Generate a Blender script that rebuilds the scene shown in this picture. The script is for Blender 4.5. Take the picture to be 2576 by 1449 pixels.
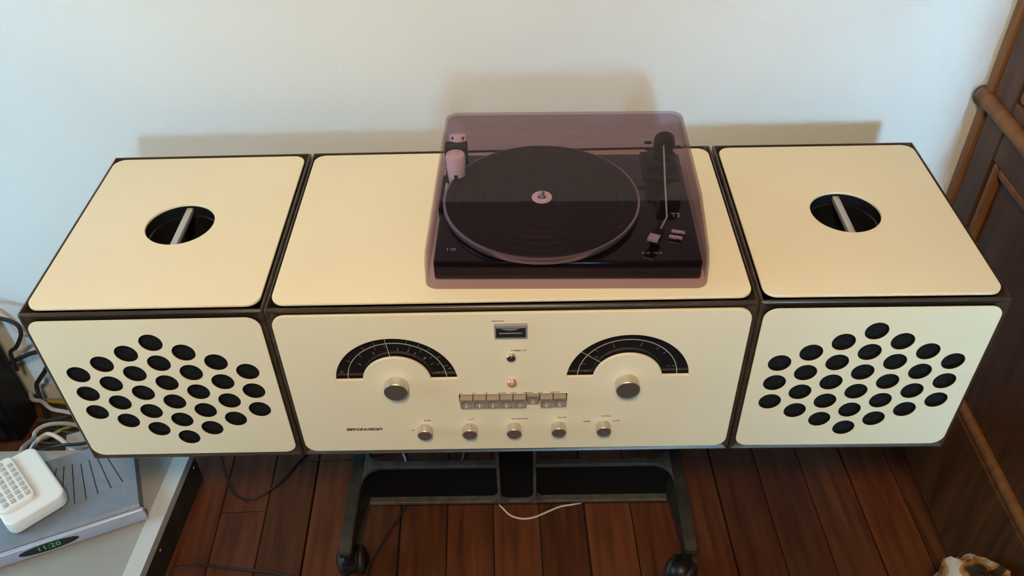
import bpy, bmesh, math, random
from mathutils import Vector, Matrix

# ------------------------------------------------------------------ clean
for o in list(bpy.data.objects):
    bpy.data.objects.remove(o, do_unlink=True)
S = bpy.context.scene
C = S.collection
FZ = 0.66            # cabinet top above the floor; drawing z = 0 is the cabinet top
random.seed(4)

# ------------------------------------------------------------------ camera
PITCH, YAW, ROLL = 0.7165, 0.0198, -0.0303
fw = Vector((-math.sin(YAW) * math.cos(PITCH), math.cos(YAW) * math.cos(PITCH), -math.sin(PITCH)))
rt = fw.cross(Vector((0, 0, 1))).normalized()
up = rt.cross(fw)
cr, sr = math.cos(ROLL), math.sin(ROLL)
ax, ay = rt * cr + up * sr, -rt * sr + up * cr
cam = bpy.data.cameras.new('camera')
cam.sensor_fit = 'HORIZONTAL'
cam.sensor_width = 36.0
cam.lens = 2181.3 / 2576 * 36.0
cam.clip_start = 0.02
co = bpy.data.objects.new('camera', cam)
C.objects.link(co)
R3 = Matrix((ax, ay, -fw)).transposed()
co.matrix_world = Matrix.Translation((0.0178, -0.7722, 0.7014 + FZ)) @ R3.to_4x4()
S.camera = co

# ------------------------------------------------------------------ world, lights, exposure
w = bpy.data.worlds.new('world')
S.world = w
w.use_nodes = True
w.node_tree.nodes['Background'].inputs[0].default_value = (1.0, 0.80, 0.56, 1)
w.node_tree.nodes['Background'].inputs[1].default_value = 0.08

def area(name, loc, target, sx, sy, power, col):
    l = bpy.data.lights.new(name, 'AREA')
    l.shape = 'RECTANGLE'
    l.size, l.size_y = sx, sy
    l.energy = power
    l.color = col
    o = bpy.data.objects.new(name, l)
    C.objects.link(o)
    o.location = loc
    o.rotation_euler = (Vector(target) - Vector(loc)).to_track_quat('-Z', 'Y').to_euler()
    return o

for nm, lx, tx, pw in (('split_daylight_left', 0.03, -1.05, 3.6), ('split_daylight_right', 1.00, 1.12, 7.8)):
    o = area(nm, (lx, -8.5, FZ + 2.15), (tx, 0.46, FZ + 0.05), 0.9, 1.3, pw, (0.40, 0.77, 1.0))
    o.data.spread = math.radians(14.5)  # one window's daylight split into two added narrow beams, leaving the middle dimmer
area('daylight_window_side', (-2.3, -0.30, FZ + 0.52), (0.2, 0.1, FZ - 0.25), 0.8, 0.9, 27, (0.50, 0.82, 1.0))
# warm shaded lamp hanging above and in front of the console
pl = bpy.data.lights.new('shaded_ceiling_lamp', 'SPOT')
pl.energy = 118
pl.color = (1.0, 0.71, 0.42)
pl.shadow_soft_size = 0.14
pl.spot_size = math.radians(78)
pl.spot_blend = 0.75
po = bpy.data.objects.new('shaded_ceiling_lamp', pl)
C.objects.link(po)
po.location = (-0.08, -1.06, FZ + 1.38)
po.rotation_euler = (Vector((-0.08, 0.20, FZ + 0.0)) - po.location).to_track_quat('-Z', 'Y').to_euler()

S.view_settings.view_transform = 'Standard'
S.view_settings.look = 'None'
S.view_settings.gamma = 1.0
S.view_settings.use_curve_mapping = False
S.view_settings.exposure = 0.0

# ------------------------------------------------------------------ materials
def mat(name, col, rough=0.5, metal=0.0, spec=0.5, coat=0.0):
    m = bpy.data.materials.new(name)
    m.use_nodes = True
    b = m.node_tree.nodes['Principled BSDF']
    b.inputs['Base Color'].default_value = (*col, 1)
    b.inputs['Roughness'].default_value = rough
    b.inputs['Metallic'].default_value = metal
    b.inputs['Specular IOR Level'].default_value = spec
    if coat:
        b.inputs['Coat Weight'].default_value = coat
        b.inputs['Coat Roughness'].default_value = 0.1
    return m

def noisy(m, c1, c2, scale=8.0, detail=4.0, stretch=(1, 1, 1), bump=0.0, bscale=200.0, coord='Object', bdist=0.001):
    nt = m.node_tree
    N, L = nt.nodes, nt.links
    b = N['Principled BSDF']
    tc = N.new('ShaderNodeTexCoord')
    mp = N.new('ShaderNodeMapping')
    mp.inputs['Scale'].default_value = stretch
    L.new(tc.outputs[coord], mp.inputs[0])
    n = N.new('ShaderNodeTexNoise')
    n.inputs['Scale'].default_value = scale
    n.inputs['Detail'].default_value = detail
    L.new(mp.outputs[0], n.inputs['Vector'])
    r = N.new('ShaderNodeValToRGB')
    r.color_ramp.elements[0].position = 0.3
    r.color_ramp.elements[1].position = 0.7
    r.color_ramp.elements[0].color = (*c1, 1)
    r.color_ramp.elements[1].color = (*c2, 1)
    L.new(n.outputs['Fac'], r.inputs[0])
    L.new(r.outputs[0], b.inputs['Base Color'])
    if bump:
        n2 = N.new('ShaderNodeTexNoise')
        n2.inputs['Scale'].default_value = bscale
        n2.inputs['Detail'].default_value = 3
        L.new(tc.outputs[coord], n2.inputs['Vector'])
        bp = N.new('ShaderNodeBump')
        bp.inputs['Strength'].default_value = bump
        bp.inputs['Distance'].default_value = bdist
        L.new(n2.outputs['Fac'], bp.inputs['Height'])
        L.new(bp.outputs[0], b.inputs['Normal'])
    return m, r

M = {}
M['wall'] = noisy(mat('painted_plaster', (.8, .8, .78), 0.75, spec=0.2), (.655, .70, .72), (.685, .73, .75), 3, 3,
                  bump=0.22, bscale=170, bdist=0.002)[0]
M['cream'] = noisy(mat('cream_laminate', (.8, .73, .55), 0.42, spec=0.35), (.79, .715, .525), (.83, .755, .56), 5, 3,
                   bump=0.04, bscale=600)[0]
M['body'] = noisy(mat('dark_brown_varnish', (.03, .02, .014), 0.3), (.030, .021, .014), (.066, .048, .032), 14, 5,
                  stretch=(1, 6, 6), bump=0.15, bscale=60)[0]
M['black'] = mat('black_plastic', (.007, .007, .008), 0.4, spec=0.3)
M['blackgloss'] = mat('black_gloss', (.010, .010, .012), 0.12)
M['webblack'] = mat('matt_black_paint', (.004, .004, .005), 0.7, spec=0.15)
M['pit'] = noisy(mat('black_speaker_cloth', (.008, .009, .010), 0.85, spec=0.1), (.005, .006, .007), (.016, .018, .020), 300, 2)[0]
M['rubber'] = noisy(mat('black_rubber', (.012, .012, .012), 0.6), (.010, .010, .010), (.016, .016, .016), 90, 2)[0]
M['alu'] = noisy(mat('brushed_aluminium', (.72, .70, .66), 0.38, metal=1.0), (.62, .60, .56), (.78, .76, .72), 60, 2,
                 stretch=(1, 1, 14))[0]
M['steel'] = mat('satin_steel_bar', (.55, .56, .57), 0.38, metal=0.6)
M['silver'] = mat('pale_silver_plastic', (.55, .54, .52), 0.35, metal=0.3)
M['white'] = mat('white_plastic', (.78, .76, .74), 0.4)
M['lilac'] = mat('pale_plastic', (.85, .80, .80), 0.4)
M['print'] = mat('dark_print', (.035, .022, .012), 0.6)
M['printpale'] = mat('pale_print', (.50, .53, .48), 0.6)
M['printdim'] = mat('dim_print', (.16, .17, .17), 0.6)
M['gold'] = mat('dull_gold_print', (.30, .24, .10), 0.6)
M['metalblack'] = noisy(mat('black_enamelled_metal', (.02, .02, .02), 0.5, spec=0.3), (.014, .014, .012), (.030, .029, .025), 40, 3,
                        bump=0.1, bscale=150)[0]
M['metalgrey'] = noisy(mat('grey_worn_metal_edge', (.04, .04, .034), 0.5), (.045, .044, .038), (.090, .088, .078), 60, 3)[0]
M['platter'] = mat('grey_metal_rim', (.42, .41, .40), 0.3, metal=0.7)
M['amber'] = mat('salmon_lamp_lens', (.75, .26, .18), 0.25)
M['browndark'] = mat('dark_lamp_lens', (.05, .028, .015), 0.2)
M['meter'] = mat('dark_meter_glass', (.02, .022, .026), 0.1)
M['metergrey'] = mat('grey_meter_scale', (.25, .25, .26), 0.35)
M['phone'] = noisy(mat('phone_white_plastic', (.80, .82, .82), 0.45), (.78, .80, .80), (.82, .84, .84), 6, 2)[0]
M['phonekey'] = mat('phone_grey_key', (.46, .47, .46), 0.5)
M['stb'] = noisy(mat('blue_grey_plastic', (.17, .21, .27), 0.45), (.16, .20, .26), (.19, .23, .29), 60, 3, bump=0.1, bscale=500)[0]
M['stbfront'] = mat('silver_blue_front', (.42, .46, .60), 0.3, metal=0.25)
M['slot'] = mat('slot_black', (.01, .012, .015), 0.6)
M['dispglass'] = mat('display_glass', (.004, .010, .010), 0.08)
M['platform'] = noisy(mat('grey_white_board', (.40, .41, .39), 0.5), (.27, .275, .255), (.33, .335, .31), 10, 4, bump=0.08, bscale=300)[0]
M['platedge'] = noisy(mat('pale_edge_strip', (.52, .56, .57), 0.5), (.50, .54, .55), (.55, .59, .60), 12, 3)[0]
M['platside'] = noisy(mat('dark_painted_side', (.02, .02, .02), 0.5), (.012, .012, .012), (.03, .03, .028), 30, 4)[0]
M['screw'] = mat('bright_screw', (.8, .8, .8), 0.25, metal=1.0)
M['cordwhite'] = mat('white_cord', (.60, .58, .55), 0.5)
M['cordgrey'] = mat('grey_cord', (.38, .40, .40), 0.5)
M['cordblack'] = mat('black_cord', (.012, .011, .011), 0.5)
M['cordyellow'] = mat('yellow_cord', (.30, .28, .05), 0.5)
M['cordgreen'] = mat('dark_green_cord', (.03, .07, .06), 0.5)
M['subfloor'] = mat('black_gap', (.006, .004, .003), 0.9)

g = bpy.data.materials.new('green_display')
g.use_nodes = True
gb = g.node_tree.nodes['Principled BSDF']
gb.inputs['Base Color'].default_value = (.02, .2, .05, 1)
gb.inputs['Emission Color'].default_value = (.15, 1.0, .25, 1)
gb.inputs['Emission Strength'].default_value = 0.22
M['green'] = g

# floorboards: per-board tone and long grain
fm, ramp = noisy(mat('reddish_timber', (.2, .1, .05), 0.5, spec=0.25), (.050, .0150, .0062), (.135, .044, .0165), 9, 6,
                 stretch=(6, .45, 1), bump=0.12, bscale=60)
nt = fm.node_tree
oi = nt.nodes.new('ShaderNodeObjectInfo')
hs = nt.nodes.new('ShaderNodeHueSaturation')
mr = nt.nodes.new('ShaderNodeMapRange')
mr.inputs['To Min'].default_value = 0.62
mr.inputs['To Max'].default_value = 1.22
nt.links.new(oi.outputs['Random'], mr.inputs['Value'])
nt.links.new(mr.outputs[0], hs.inputs['Value'])
nt.links.new(ramp.outputs[0], hs.inputs['Color'])
nt.links.new(hs.outputs[0], nt.nodes['Principled BSDF'].inputs['Base Color'])
M['board'] = fm
M['door'] = noisy(mat('oiled_brown_timber', (.12, .05, .02), 0.5, spec=0.3), (.046, .018, .0075), (.105, .044, .0165), 10, 6,
                  stretch=(5, 5, .5), bump=0.15, bscale=50)[0]
M['doortrim'] = noisy(mat('oiled_orange_timber', (.2, .09, .03), 0.5, spec=0.3), (.13, .055, .019), (.23, .105, .038), 12, 6,
                      stretch=(5, 5, .5), bump=0.15, bscale=50)[0]
# smoked acrylic: tinted clear sheet with a surface reflection
sm = bpy.data.materials.new('smoked_acrylic')
sm.use_nodes = True
nt = sm.node_tree
for n in list(nt.nodes):
    nt.nodes.remove(n)
out = nt.nodes.new('ShaderNodeOutputMaterial')
mx = nt.nodes.new('ShaderNodeMixShader')
tr = nt.nodes.new('ShaderNodeBsdfTransparent')
tr.inputs[0].default_value = (.815, .745, .795, 1)
gl = nt.nodes.new('ShaderNodeBsdfGlossy')
gl.inputs['Roughness'].default_value = 0.06
lw = nt.nodes.new('ShaderNodeLayerWeight')
p5 = nt.nodes.new('ShaderNodeMath'); p5.operation = 'POWER'; p5.inputs[1].default_value = 5
ma = nt.nodes.new('ShaderNodeMath'); ma.operation = 'MULTIPLY_ADD'; ma.inputs[1].default_value = 0.6; ma.inputs[2].default_value = 0.018
nt.links.new(lw.outputs['Facing'], p5.inputs[0])
nt.links.new(p5.outputs[0], ma.inputs[0])
nt.links.new(ma.outputs[0], mx.inputs[0])
nt.links.new(tr.outputs[0], mx.inputs[1])
nt.links.new(gl.outputs[0], mx.inputs[2])
nt.links.new(mx.outputs[0], out.inputs[0])
M['lid'] = sm
# clear smoky keys
M['key'] = mat('smoky_clear_plastic', (.26, .215, .185), 0.12, coat=0.5)
# patterned cloth
pm = mat('patterned_cloth', (.5, .3, .2), 0.9, spec=0.1)
nt = pm.node_tree
tc = nt.nodes.new('ShaderNodeTexCoord')
vo = nt.nodes.new('ShaderNodeTexNoise')
vo.inputs['Scale'].default_value = 24
vo.inputs['Detail'].default_value = 2
rp = nt.nodes.new('ShaderNodeValToRGB')
rp.color_ramp.interpolation = 'LINEAR'
e = rp.color_ramp.elements
e[0].position, e[0].color = 0.36, (.035, .022, .014, 1)
e[1].position, e[1].color = 0.64, (.62, .56, .47, 1)
x = e.new(0.45); x.color = (.05, .03, .018, 1)
x = e.new(0.50); x.color = (.42, .17, .045, 1)
x = e.new(0.57); x.color = (.45, .20, .06, 1)
nt.links.new(tc.outputs['Object'], vo.inputs['Vector'])
nt.links.new(vo.outputs['Fac'], rp.inputs[0])
nt.links.new(rp.outputs[0], nt.nodes['Principled BSDF'].inputs['Base Color'])
M['cloth'] = pm

# ------------------------------------------------------------------ helpers
MW = {}                       # world matrix of every root (parts keep identity under it)
def setp(o, label=None, cat=None, group=None, kind=None):
    if label: o['label'] = label
    if cat: o['category'] = cat
    if group: o['group'] = group
    if kind: o['kind'] = kind
    return o

def thing(name, label, cat, loc=(0, 0, 0), rz=0.0, group=None, kind=None):
    o = bpy.data.objects.new(name, None)
    C.objects.link(o)
    o.location = loc
    o.rotation_euler = (0, 0, rz)
    o.empty_display_size = 0.05
    MW[o.name] = Matrix.Translation(loc) @ Matrix.Rotation(rz, 4, 'Z')
    return setp(o, label, cat, group, kind)

def world(o):
    while o is not None:
        if o.name in MW:
            return MW[o.name]
        o = o.parent
    return Matrix.Identity(4)

def obj(name, bm, m, parent=None, smooth=False, local=False, kind=None, label=None):
    """bm holds drawing coordinates (z=0 is the cabinet top) unless local; links ONE mesh object."""
    me = bm
    if isinstance(bm, bmesh.types.BMesh):
        bmesh.ops.recalc_face_normals(bm, faces=bm.faces[:])
        me = bpy.data.meshes.new(name)
        bm.to_mesh(me)
        bm.free()
    if not local:
        me.transform(Matrix.Translation((0, 0, FZ)))
        if parent is not None:
            me.transform(world(parent).inverted())
    me.materials.clear()
    me.materials.append(M[m] if isinstance(m, str) else m)
    if smooth:
        me.polygons.foreach_set('use_smooth', [True] * len(me.polygons))
        try:
            me.set_sharp_from_angle(angle=math.radians(38))
        except Exception:
            pass
    o = bpy.data.objects.new(name, me)
    C.objects.link(o)
    if parent is not None:
        o.parent = parent
    if kind: o['kind'] = kind
    if label: o['label'] = label
    return o

def recentre(o):
    """move a top-level mesh's origin to the bottom centre of its shape"""
    v = [p.co for p in o.data.vertices]
    c = Vector((sum(min(p[i] for p in v) + max(p[i] for p in v) for _ in (0,)) / 2 if i < 2 else min(p[2] for p in v) for i in range(3)))
    o.data.transform(Matrix.Translation(-c))
    o.location = c
    return o

def nb():
    return bmesh.new()

def box(bm, x0, x1, y0, y1, z0, z1, bev=0.0, seg=2):
    r = bmesh.ops.create_cube(bm, size=1)
    vs = r['verts']
    for v in vs:
        v.co = Vector(((x0 + x1) / 2 + v.co.x * (x1 - x0), (y0 + y1) / 2 + v.co.y * (y1 - y0), (z0 + z1) / 2 + v.co.z * (z1 - z0)))
    if bev:
        es = list({e for v in vs for e in v.link_edges})
        bmesh.ops.bevel(bm, geom=es, offset=bev, segments=seg, affect='EDGES', profile=0.5)
    return bm

def rot_box(bm, c, size, rz=0.0, rx=0.0, ry=0.0, bev=0.0):
    t = nb()
    box(t, -size[0] / 2, size[0] / 2, -size[1] / 2, size[1] / 2, -size[2] / 2, size[2] / 2, bev)
    t.transform(Matrix.Translation(c) @ Matrix.Rotation(rz, 4, 'Z') @ Matrix.Rotation(ry, 4, 'Y') @ Matrix.Rotation(rx, 4, 'X'))
    me = bpy.data.meshes.new('t')
    t.to_mesh(me)
    t.free()
    bm.from_mesh(me)
    bpy.data.meshes.remove(me)
    return bm

def lathe(bm, prof, origin, axis=(0, 0, 1), seg=40):
    """prof: list of (radius, height along axis); ends are capped when radius is 0"""
    q = Vector((0, 0, 1)).rotation_difference(Vector(axis).normalized()).to_matrix()
    o = Vector(origin)
    rings = []
    for r, h in prof:
        if r < 1e-7:
            rings.append([bm.verts.new(o + q @ Vector((0, 0, h)))])
        else:
            rings.append([bm.verts.new(o + q @ Vector((r * math.cos(2 * math.pi * k / seg), r * math.sin(2 * math.pi * k / seg), h))) for k in range(seg)])
    for a, b in zip(rings[:-1], rings[1:]):
        for k in range(seg):
            k2 = (k + 1) % seg
            if len(a) == 1 and len(b) == 1: continue
            if len(a) == 1: bm.faces.new((a[0], b[k], b[k2]))
            elif len(b) == 1: bm.faces.new((a[k], a[k2], b[0]))
            else: bm.faces.new((a[k], a[k2], b[k2], b[k]))
    return bm

def smoothpath(pts, n=6):
    P = [Vector(p) for p in pts]
    if len(P) < 3: return P
    Q = [P[0] * 2 - P[1]] + P + [P[-1] * 2 - P[-2]]
    res = []
    for i in range(1, len(Q) - 2):
        a, b, c, d = Q[i - 1], Q[i], Q[i + 1], Q[i + 2]
        for k in range(n):
            t = k / n
            res.append(0.5 * ((2 * b) + (c - a) * t + (2 * a - 5 * b + 4 * c - d) * t * t + (3 * b - a - 3 * c + d) * t ** 3))
    res.append(P[-1])
    return res

def tube(bm, pts, r, seg=8, n=6, curve=True, r1=None):
    P = smoothpath(pts, n) if curve else [Vector(p) for p in pts]
    prev = None
    rings = []
    for i, p in enumerate(P):
        d = (P[min(i + 1, len(P) - 1)] - P[max(i - 1, 0)]).normalized()
        u = d.orthogonal().normalized() if prev is None else (prev - d * prev.dot(d)).normalized()
        prev = u
        v = d.cross(u)
        rr = r if r1 is None else r + (r1 - r) * i / (len(P) - 1)
        rings.append([bm.verts.new(p + (u * math.cos(2 * math.pi * k / seg) + v * math.sin(2 * math.pi * k / seg)) * rr) for k in range(seg)])
    for a, b in zip(rings[:-1], rings[1:]):
        for k in range(seg):
            bm.faces.new((a[k], a[(k + 1) % seg], b[(k + 1) % seg], b[k]))
    bm.faces.new(rings[0][::-1])
    bm.faces.new(rings[-1])
    return bm

def rrect(x0, x1, y0, y1, r, n=8):
    pts = []
    for cx, cy, a0 in ((x1 - r, y1 - r, 0), (x0 + r, y1 - r, 90), (x0 + r, y0 + r, 180), (x1 - r, y0 + r, 270)):
        for k in range(n + 1):
            a = math.radians(a0 + 90 * k / n)
            pts.append((cx + r * math.cos(a), cy + r * math.sin(a)))
    return pts

def circle(cx, cy, r, n=32):
    return [(cx + r * math.cos(2 * math.pi * k / n), cy + r * math.sin(2 * math.pi * k / n)) for k in range(n)]

def sheet(loops, thick, plane, off, bevel=0.0):
    """flat plate with holes from closed 2D loops, as a mesh. plane 'xy': normal +z at z=off (upper face);
    'xz': normal -y at y=off (front face)."""
    cu = bpy.data.curves.new('t', 'CURVE')
    cu.dimensions = '2D'
    cu.fill_mode = 'BOTH'
    cu.extrude = thick / 2 - bevel
    if bevel:
        cu.bevel_depth = bevel
        cu.bevel_resolution = 1
        cu.offset = -bevel
    for lp in loops:
        s = cu.splines.new('POLY')
        s.points.add(len(lp) - 1)
        for p, q in zip(s.points, lp):
            p.co = (q[0], q[1], 0, 1)
        s.use_cyclic_u = True
    return curve_mesh(cu, thick, plane, off)

def curve_mesh(cu, thick, plane, off):
    o = bpy.data.objects.new('t', cu)
    C.objects.link(o)
    dg = bpy.context.evaluated_depsgraph_get()
    dg.update()
    me = bpy.data.meshes.new_from_object(o.evaluated_get(dg))
    bpy.data.objects.remove(o)
    bpy.data.curves.remove(cu)
    if plane == 'xy':
        me.transform(Matrix.Translation((0, 0, off - thick / 2)))
    else:
        me.transform(Matrix.Translation((0, off + thick / 2, 0)) @ Matrix.Rotation(math.radians(90), 4, 'X'))
    return me

def text(s, height, width, thick=0.0003):
    """text as a mesh in the xy plane, lower-left at 0,0, forced to the given size"""
    cu = bpy.data.curves.new('t', 'FONT')
    cu.body = s
    cu.size = 1
    cu.extrude = 0.01
    cu.resolution_u = 2
    me = curve_mesh(cu, 0.0, 'xy', 0.0)
    xs = [v.co.x for v in me.vertices]; ys = [v.co.y for v in me.vertices]
    sx = width / (max(xs) - min(xs)); sy = height / (max(ys) - min(ys))
    me.transform(Matrix.Diagonal((sx, sy, thick / 0.02, 1)) @ Matrix.Translation((-min(xs), -min(ys), 0.01)))
    return me

def text_front(s, x, z, height, width, y=0.0):
    me = text(s, height, width)
    me.transform(Matrix.Translation((x, y, z)) @ Matrix.Rotation(math.radians(90), 4, 'X'))
    return me

def text_top(s, x, y, z, height, width):
    me = text(s, height, width)
    me.transform(Matrix.Translation((x, y, z)))
    return me

# ================================================================== THE SETTING
YW = 0.46
o = obj('wall_back', box(nb(), -2.4, 2.2, YW, YW + 0.12, -FZ, 1.75), 'wall', kind='structure')

floor = thing('floor', None, None, (0, 0, 0), kind='structure')
obj('subfloor', box(nb(), -2.4, 2.2, -2.6, YW, -FZ - 0.05, -FZ - 0.012), 'subfloor', floor)
# boards run towards the wall, turned two degrees
BW, A = 0.0845, 0.035
x_ref, y_ref = -0.5494, 0.0344
def board_mesh(length, wd):
    b = nb()
    box(b, 0, wd, 0, length, -0.012, 0.0)
    es = [e for e in b.edges if abs(e.verts[0].co.z) < 1e-6 and abs(e.verts[1].co.z) < 1e-6]
    bmesh.ops.bevel(b, geom=es, offset=0.0012, segments=1, affect='EDGES')
    me = bpy.data.meshes.new('plank')
    b.to_mesh(me)
    b.free()
    me.materials.append(M['board'])
    return me
rnd = random.Random(11)
full = {}
def plank(k, y0, y1):
    gap = 0.0032 if k in (1, 2, 3, 7, 10, 13) else 0.0016
    key = (round(y1 - y0, 3), gap)
    if key not in full:
        full[key] = board_mesh(y1 - y0, BW - gap)
    o = bpy.data.objects.new('plank', full[key])
    C.objects.link(o)
    xx = x_ref + BW * k
    # rotate about the reference line
    y = y0 - y_ref
    o.location = (xx - math.sin(A) * y, y_ref + math.cos(A) * y, 0)
    o.rotation_euler = (0, 0, A)
    o.parent = floor
for k in range(-19, 30):
    end = YW - 0.004 - 0.035 * 0.085
    if k == 0: cuts = [-2.2, 0.17]
    else: cuts = [-2.2] + ([round(rnd.uniform(-1.6, -0.9), 2)] if k % 2 else []) + ([round(rnd.uniform(-0.3, -0.06), 2)] if k % 3 == 1 else [])
    cuts = sorted(cuts) + [end]
    for a, b in zip(cuts[:-1], cuts[1:]):
        plank(k, a, b - (0.0015 if b != end else 0))

# panelled timber door standing open along the right-hand side
door = thing('door_1', None, None, (0.765, 0.06, 0), kind='structure')
DX = 0.742
def dbox(name, y0, y1, z0, z1, x0=DX, x1=DX + 0.036, m='door', bev=0.003):
    return obj(name, box(nb(), x0, x1, y0, y1, z0, z1, bev), m, door)
dbox('stile', 0.365, 0.425, -FZ + 0.006, 1.38)
dbox('stile', -0.33, -0.235, -FZ + 0.006, 1.38)
dbox('hinge_stile_trim', 0.431, 0.455, -FZ, 1.40, DX - 0.002, DX + 0.04, 'doortrim', 0.006)
dbox('rail', -0.235, 0.365, -FZ + 0.006, -0.435)
dbox('rail', -0.235, 0.365, -0.045, 0.055)
dbox('rail', -0.235, 0.365, 1.26, 1.38)
dbox('panel', -0.235, 0.365, -0.435, -0.045, DX + 0.013, DX + 0.028, bev=0)
dbox('panel', -0.235, 0.365, 0.055, 1.26, DX + 0.013, DX + 0.028, bev=0)
# moulding strips round the panels
for z0, z1 in ((-0.435, -0.045), (0.055, 1.26)):
    dbox('moulding', 0.347, 0.365, z0, z1, DX + 0.002, DX + 0.02, 'doortrim', 0.006)
    dbox('moulding', -0.235, -0.217, z0, z1, DX + 0.002, DX + 0.02, 'doortrim', 0.006)
    dbox('moulding', -0.217, 0.347, z0, z0 + 0.018, DX + 0.002, DX + 0.02, 'doortrim', 0.006)
    dbox('moulding', -0.217, 0.347, z1 - 0.018, z1, DX + 0.002, DX + 0.02, 'doortrim', 0.006)
# rounded cross bar fixed to the door
bb = nb()
tube(bb, [(DX - 0.002, 0.452, 0.022), (DX - 0.002, -0.31, 0.022)], 0.0125, 14, curve=False)
obj('cross_bar', bb, 'doortrim', door, smooth=True)
obj('cross_bar_cap', lathe(nb(), [(0, -0.002), (0.012, -0.002), (0.0145, 0.001), (0.0145, 0.007), (0, 0.007)], (DX - 0.002, 0.447, 0.022), (0, 1, 0), 20), 'metalgrey', door, smooth=True)

# ================================================================== CABINETS
GA, GG, GB = 0.2939, 0.0135, 0.2876
YB0, YB1, ZB0, ZB1 = 0.0015, 0.3555, -0.0015, -0.2825

def cabinet_body(root, x0, x1):
    b = nb()
    box(b, x0, x1, YB0, YB1, ZB1, ZB0, 0.0035, 3)
    b.normal_update()
    for n, t, depth in ((Vector((0, -1, 0)), 0.0205, 0.010), (Vector((0, 0, 1)), 0.0205, 0.06)):
        f = max((f for f in b.faces if f.normal.dot(n) > 0.99), key=lambda f: f.calc_area())
        bmesh.ops.inset_individual(b, faces=[f], thickness=t)
        for v in f.verts:
            v.co -= n * depth
        b.normal_update()
    me = bpy.data.meshes.new('body')
    b.to_mesh(me)
    b.free()
    return obj('body', me, 'body', root, smooth=True)

def back_feet(root, x0, x1):
    pass

def speaker(xa, xb, xin, ang, label):
    root = thing('speaker_cabinet', label, 'speaker', (xin, 0.0, FZ + ZB1), ang, 'perforated cream speaker cabinets')
    # drawn straight, the root carries the slight turn
    save = MW[root.name]
    MW[root.name] = Matrix.Translation(root.location)
    lo, hi = min(xa, xb), max(xa, xb)
    b0, b1 = (lo - 0.0065, hi + 0.0065)
    cabinet_body(root, b0, b1)
    cx = (lo + hi) / 2
    holes = []
    for c in range(-3, 4):
        n = 6 - abs(c)
        for k in range(n):
            holes.append((cx + c * 0.0366, -0.1432 + (k - (n - 1) / 2) * 0.0366))
    loops = [rrect(lo, hi, -0.2705, -0.0118, 0.017)] + [circle(hx, hz, 0.0148, 28) for hx, hz in holes]
    obj('front_panel', sheet(loops, 0.0009, 'xz', 0.0), 'cream', root)
    obj('grille_board', sheet([rrect(lo + 0.001, hi - 0.001, -0.2695, -0.0128, 0.016)] + loops[1:], 0.0046, 'xz', 0.0009), 'black', root)
    obj('grille_cloth', box(nb(), lo + 0.0155, hi - 0.0155, 0.0075, 0.0095, -0.2555, -0.0265), 'pit', root)
    hc = (cx, 0.1795)
    loops = [rrect(lo, hi, 0.011, 0.3444, 0.017), circle(hc[0], hc[1], 0.0462, 64)]
    obj('top_panel', sheet(loops, 0.004, 'xy', 0.0, 0.0004), 'cream', root, smooth=True)
    well = lathe(nb(), [(0.0475, -0.0045), (0.0475, -0.02), (0.0455, -0.021), (0.0455, -0.052), (0, -0.052)], (hc[0], hc[1], 0), seg=48)
    obj('handle_well', well, 'blackgloss', root, smooth=True)
    obj('handle_bar', box(nb(), hc[0] - 0.0048, hc[0] + 0.0048, hc[1] - 0.0455, hc[1] + 0.0455, -0.0145, -0.0055, 0.002), 'steel', root, smooth=True)
    MW[root.name] = save
    return root

spL = speaker(-GA - GG - GB, -GA - GG, -GA - GG, 0.0041, 'cream perforated speaker cabinet at the low platform end of the radio console')
spR = speaker(GA + GG, GA + GG + GB, GA + GG, -0.0062, 'cream perforated speaker cabinet at the wooden door end of the radio console')

# ---- centre unit
rad = thing('radio_console', 'cream stereo radio receiver with two black dials between the speakers', 'radio', (0, 0, FZ + ZB1))
cabinet_body(rad, -GA - GG / 2 + 0.0003, GA + GG / 2 - 0.0003)
obj('top_panel', sheet([rrect(-GA, GA, 0.011, 0.3444, 0.017)], 0.004, 'xy', 0.0, 0.0004), 'cream', rad, smooth=True)

DZ, RO, RI = -0.1312, 0.0793, 0.0449
def arc_band(cx, ro, ri, zcut, n=56):
    a_o = math.asin((zcut - DZ) / ro); a_i = math.asin((zcut - DZ) / ri)
    pts = [(cx + ro * math.cos(a_o + (math.pi - 2 * a_o) * k / n), DZ + ro * math.sin(a_o + (math.pi - 2 * a_o) * k / n)) for k in range(n + 1)]
    pts += [(cx + ri * math.cos(math.pi - a_i - (math.pi - 2 * a_i) * k / n), DZ + ri * math.sin(math.pi - a_i - (math.pi - 2 * a_i) * k / n)) for k in range(n + 1)]
    return pts
DXL, DXR = -0.1508, 0.1488
loops = [rrect(-GA, GA, -0.2705, -0.0118, 0.017),
         arc_band(DXL, RO, RI, -0.1262), arc_band(DXR, RO, RI, -0.1262),
         rrect(-0.0722, 0.0712, -0.1745, -0.1572, 0.001, 2)]
fp = obj('front_panel', sheet(loops, 0.004, 'xz', 0.0, 0.0004), 'cream', rad, smooth=True)

def needle_mesh(cx, ang, r0, r1, wdt, y):
    b = nb()
    d = Vector((math.cos(ang), 0, math.sin(ang)))
    n = Vector((-d.z, 0, d.x))
    c = Vector((cx, y, DZ))
    vs = []
    for yy in (0, 0.0004):
        for r, s in ((r0, -1), (r1, -1), (r1, 1), (r0, 1)):
            vs.append(b.verts.new(c + d * r + n * (s * wdt / 2) + Vector((0, yy, 0))))
    for f in ((0, 1, 2, 3), (7, 6, 5, 4), (0, 4, 5, 1), (1, 5, 6, 2), (2, 6, 7, 3), (3, 7, 4, 0)):
        b.faces.new([vs[i] for i in f])
    return b

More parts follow.
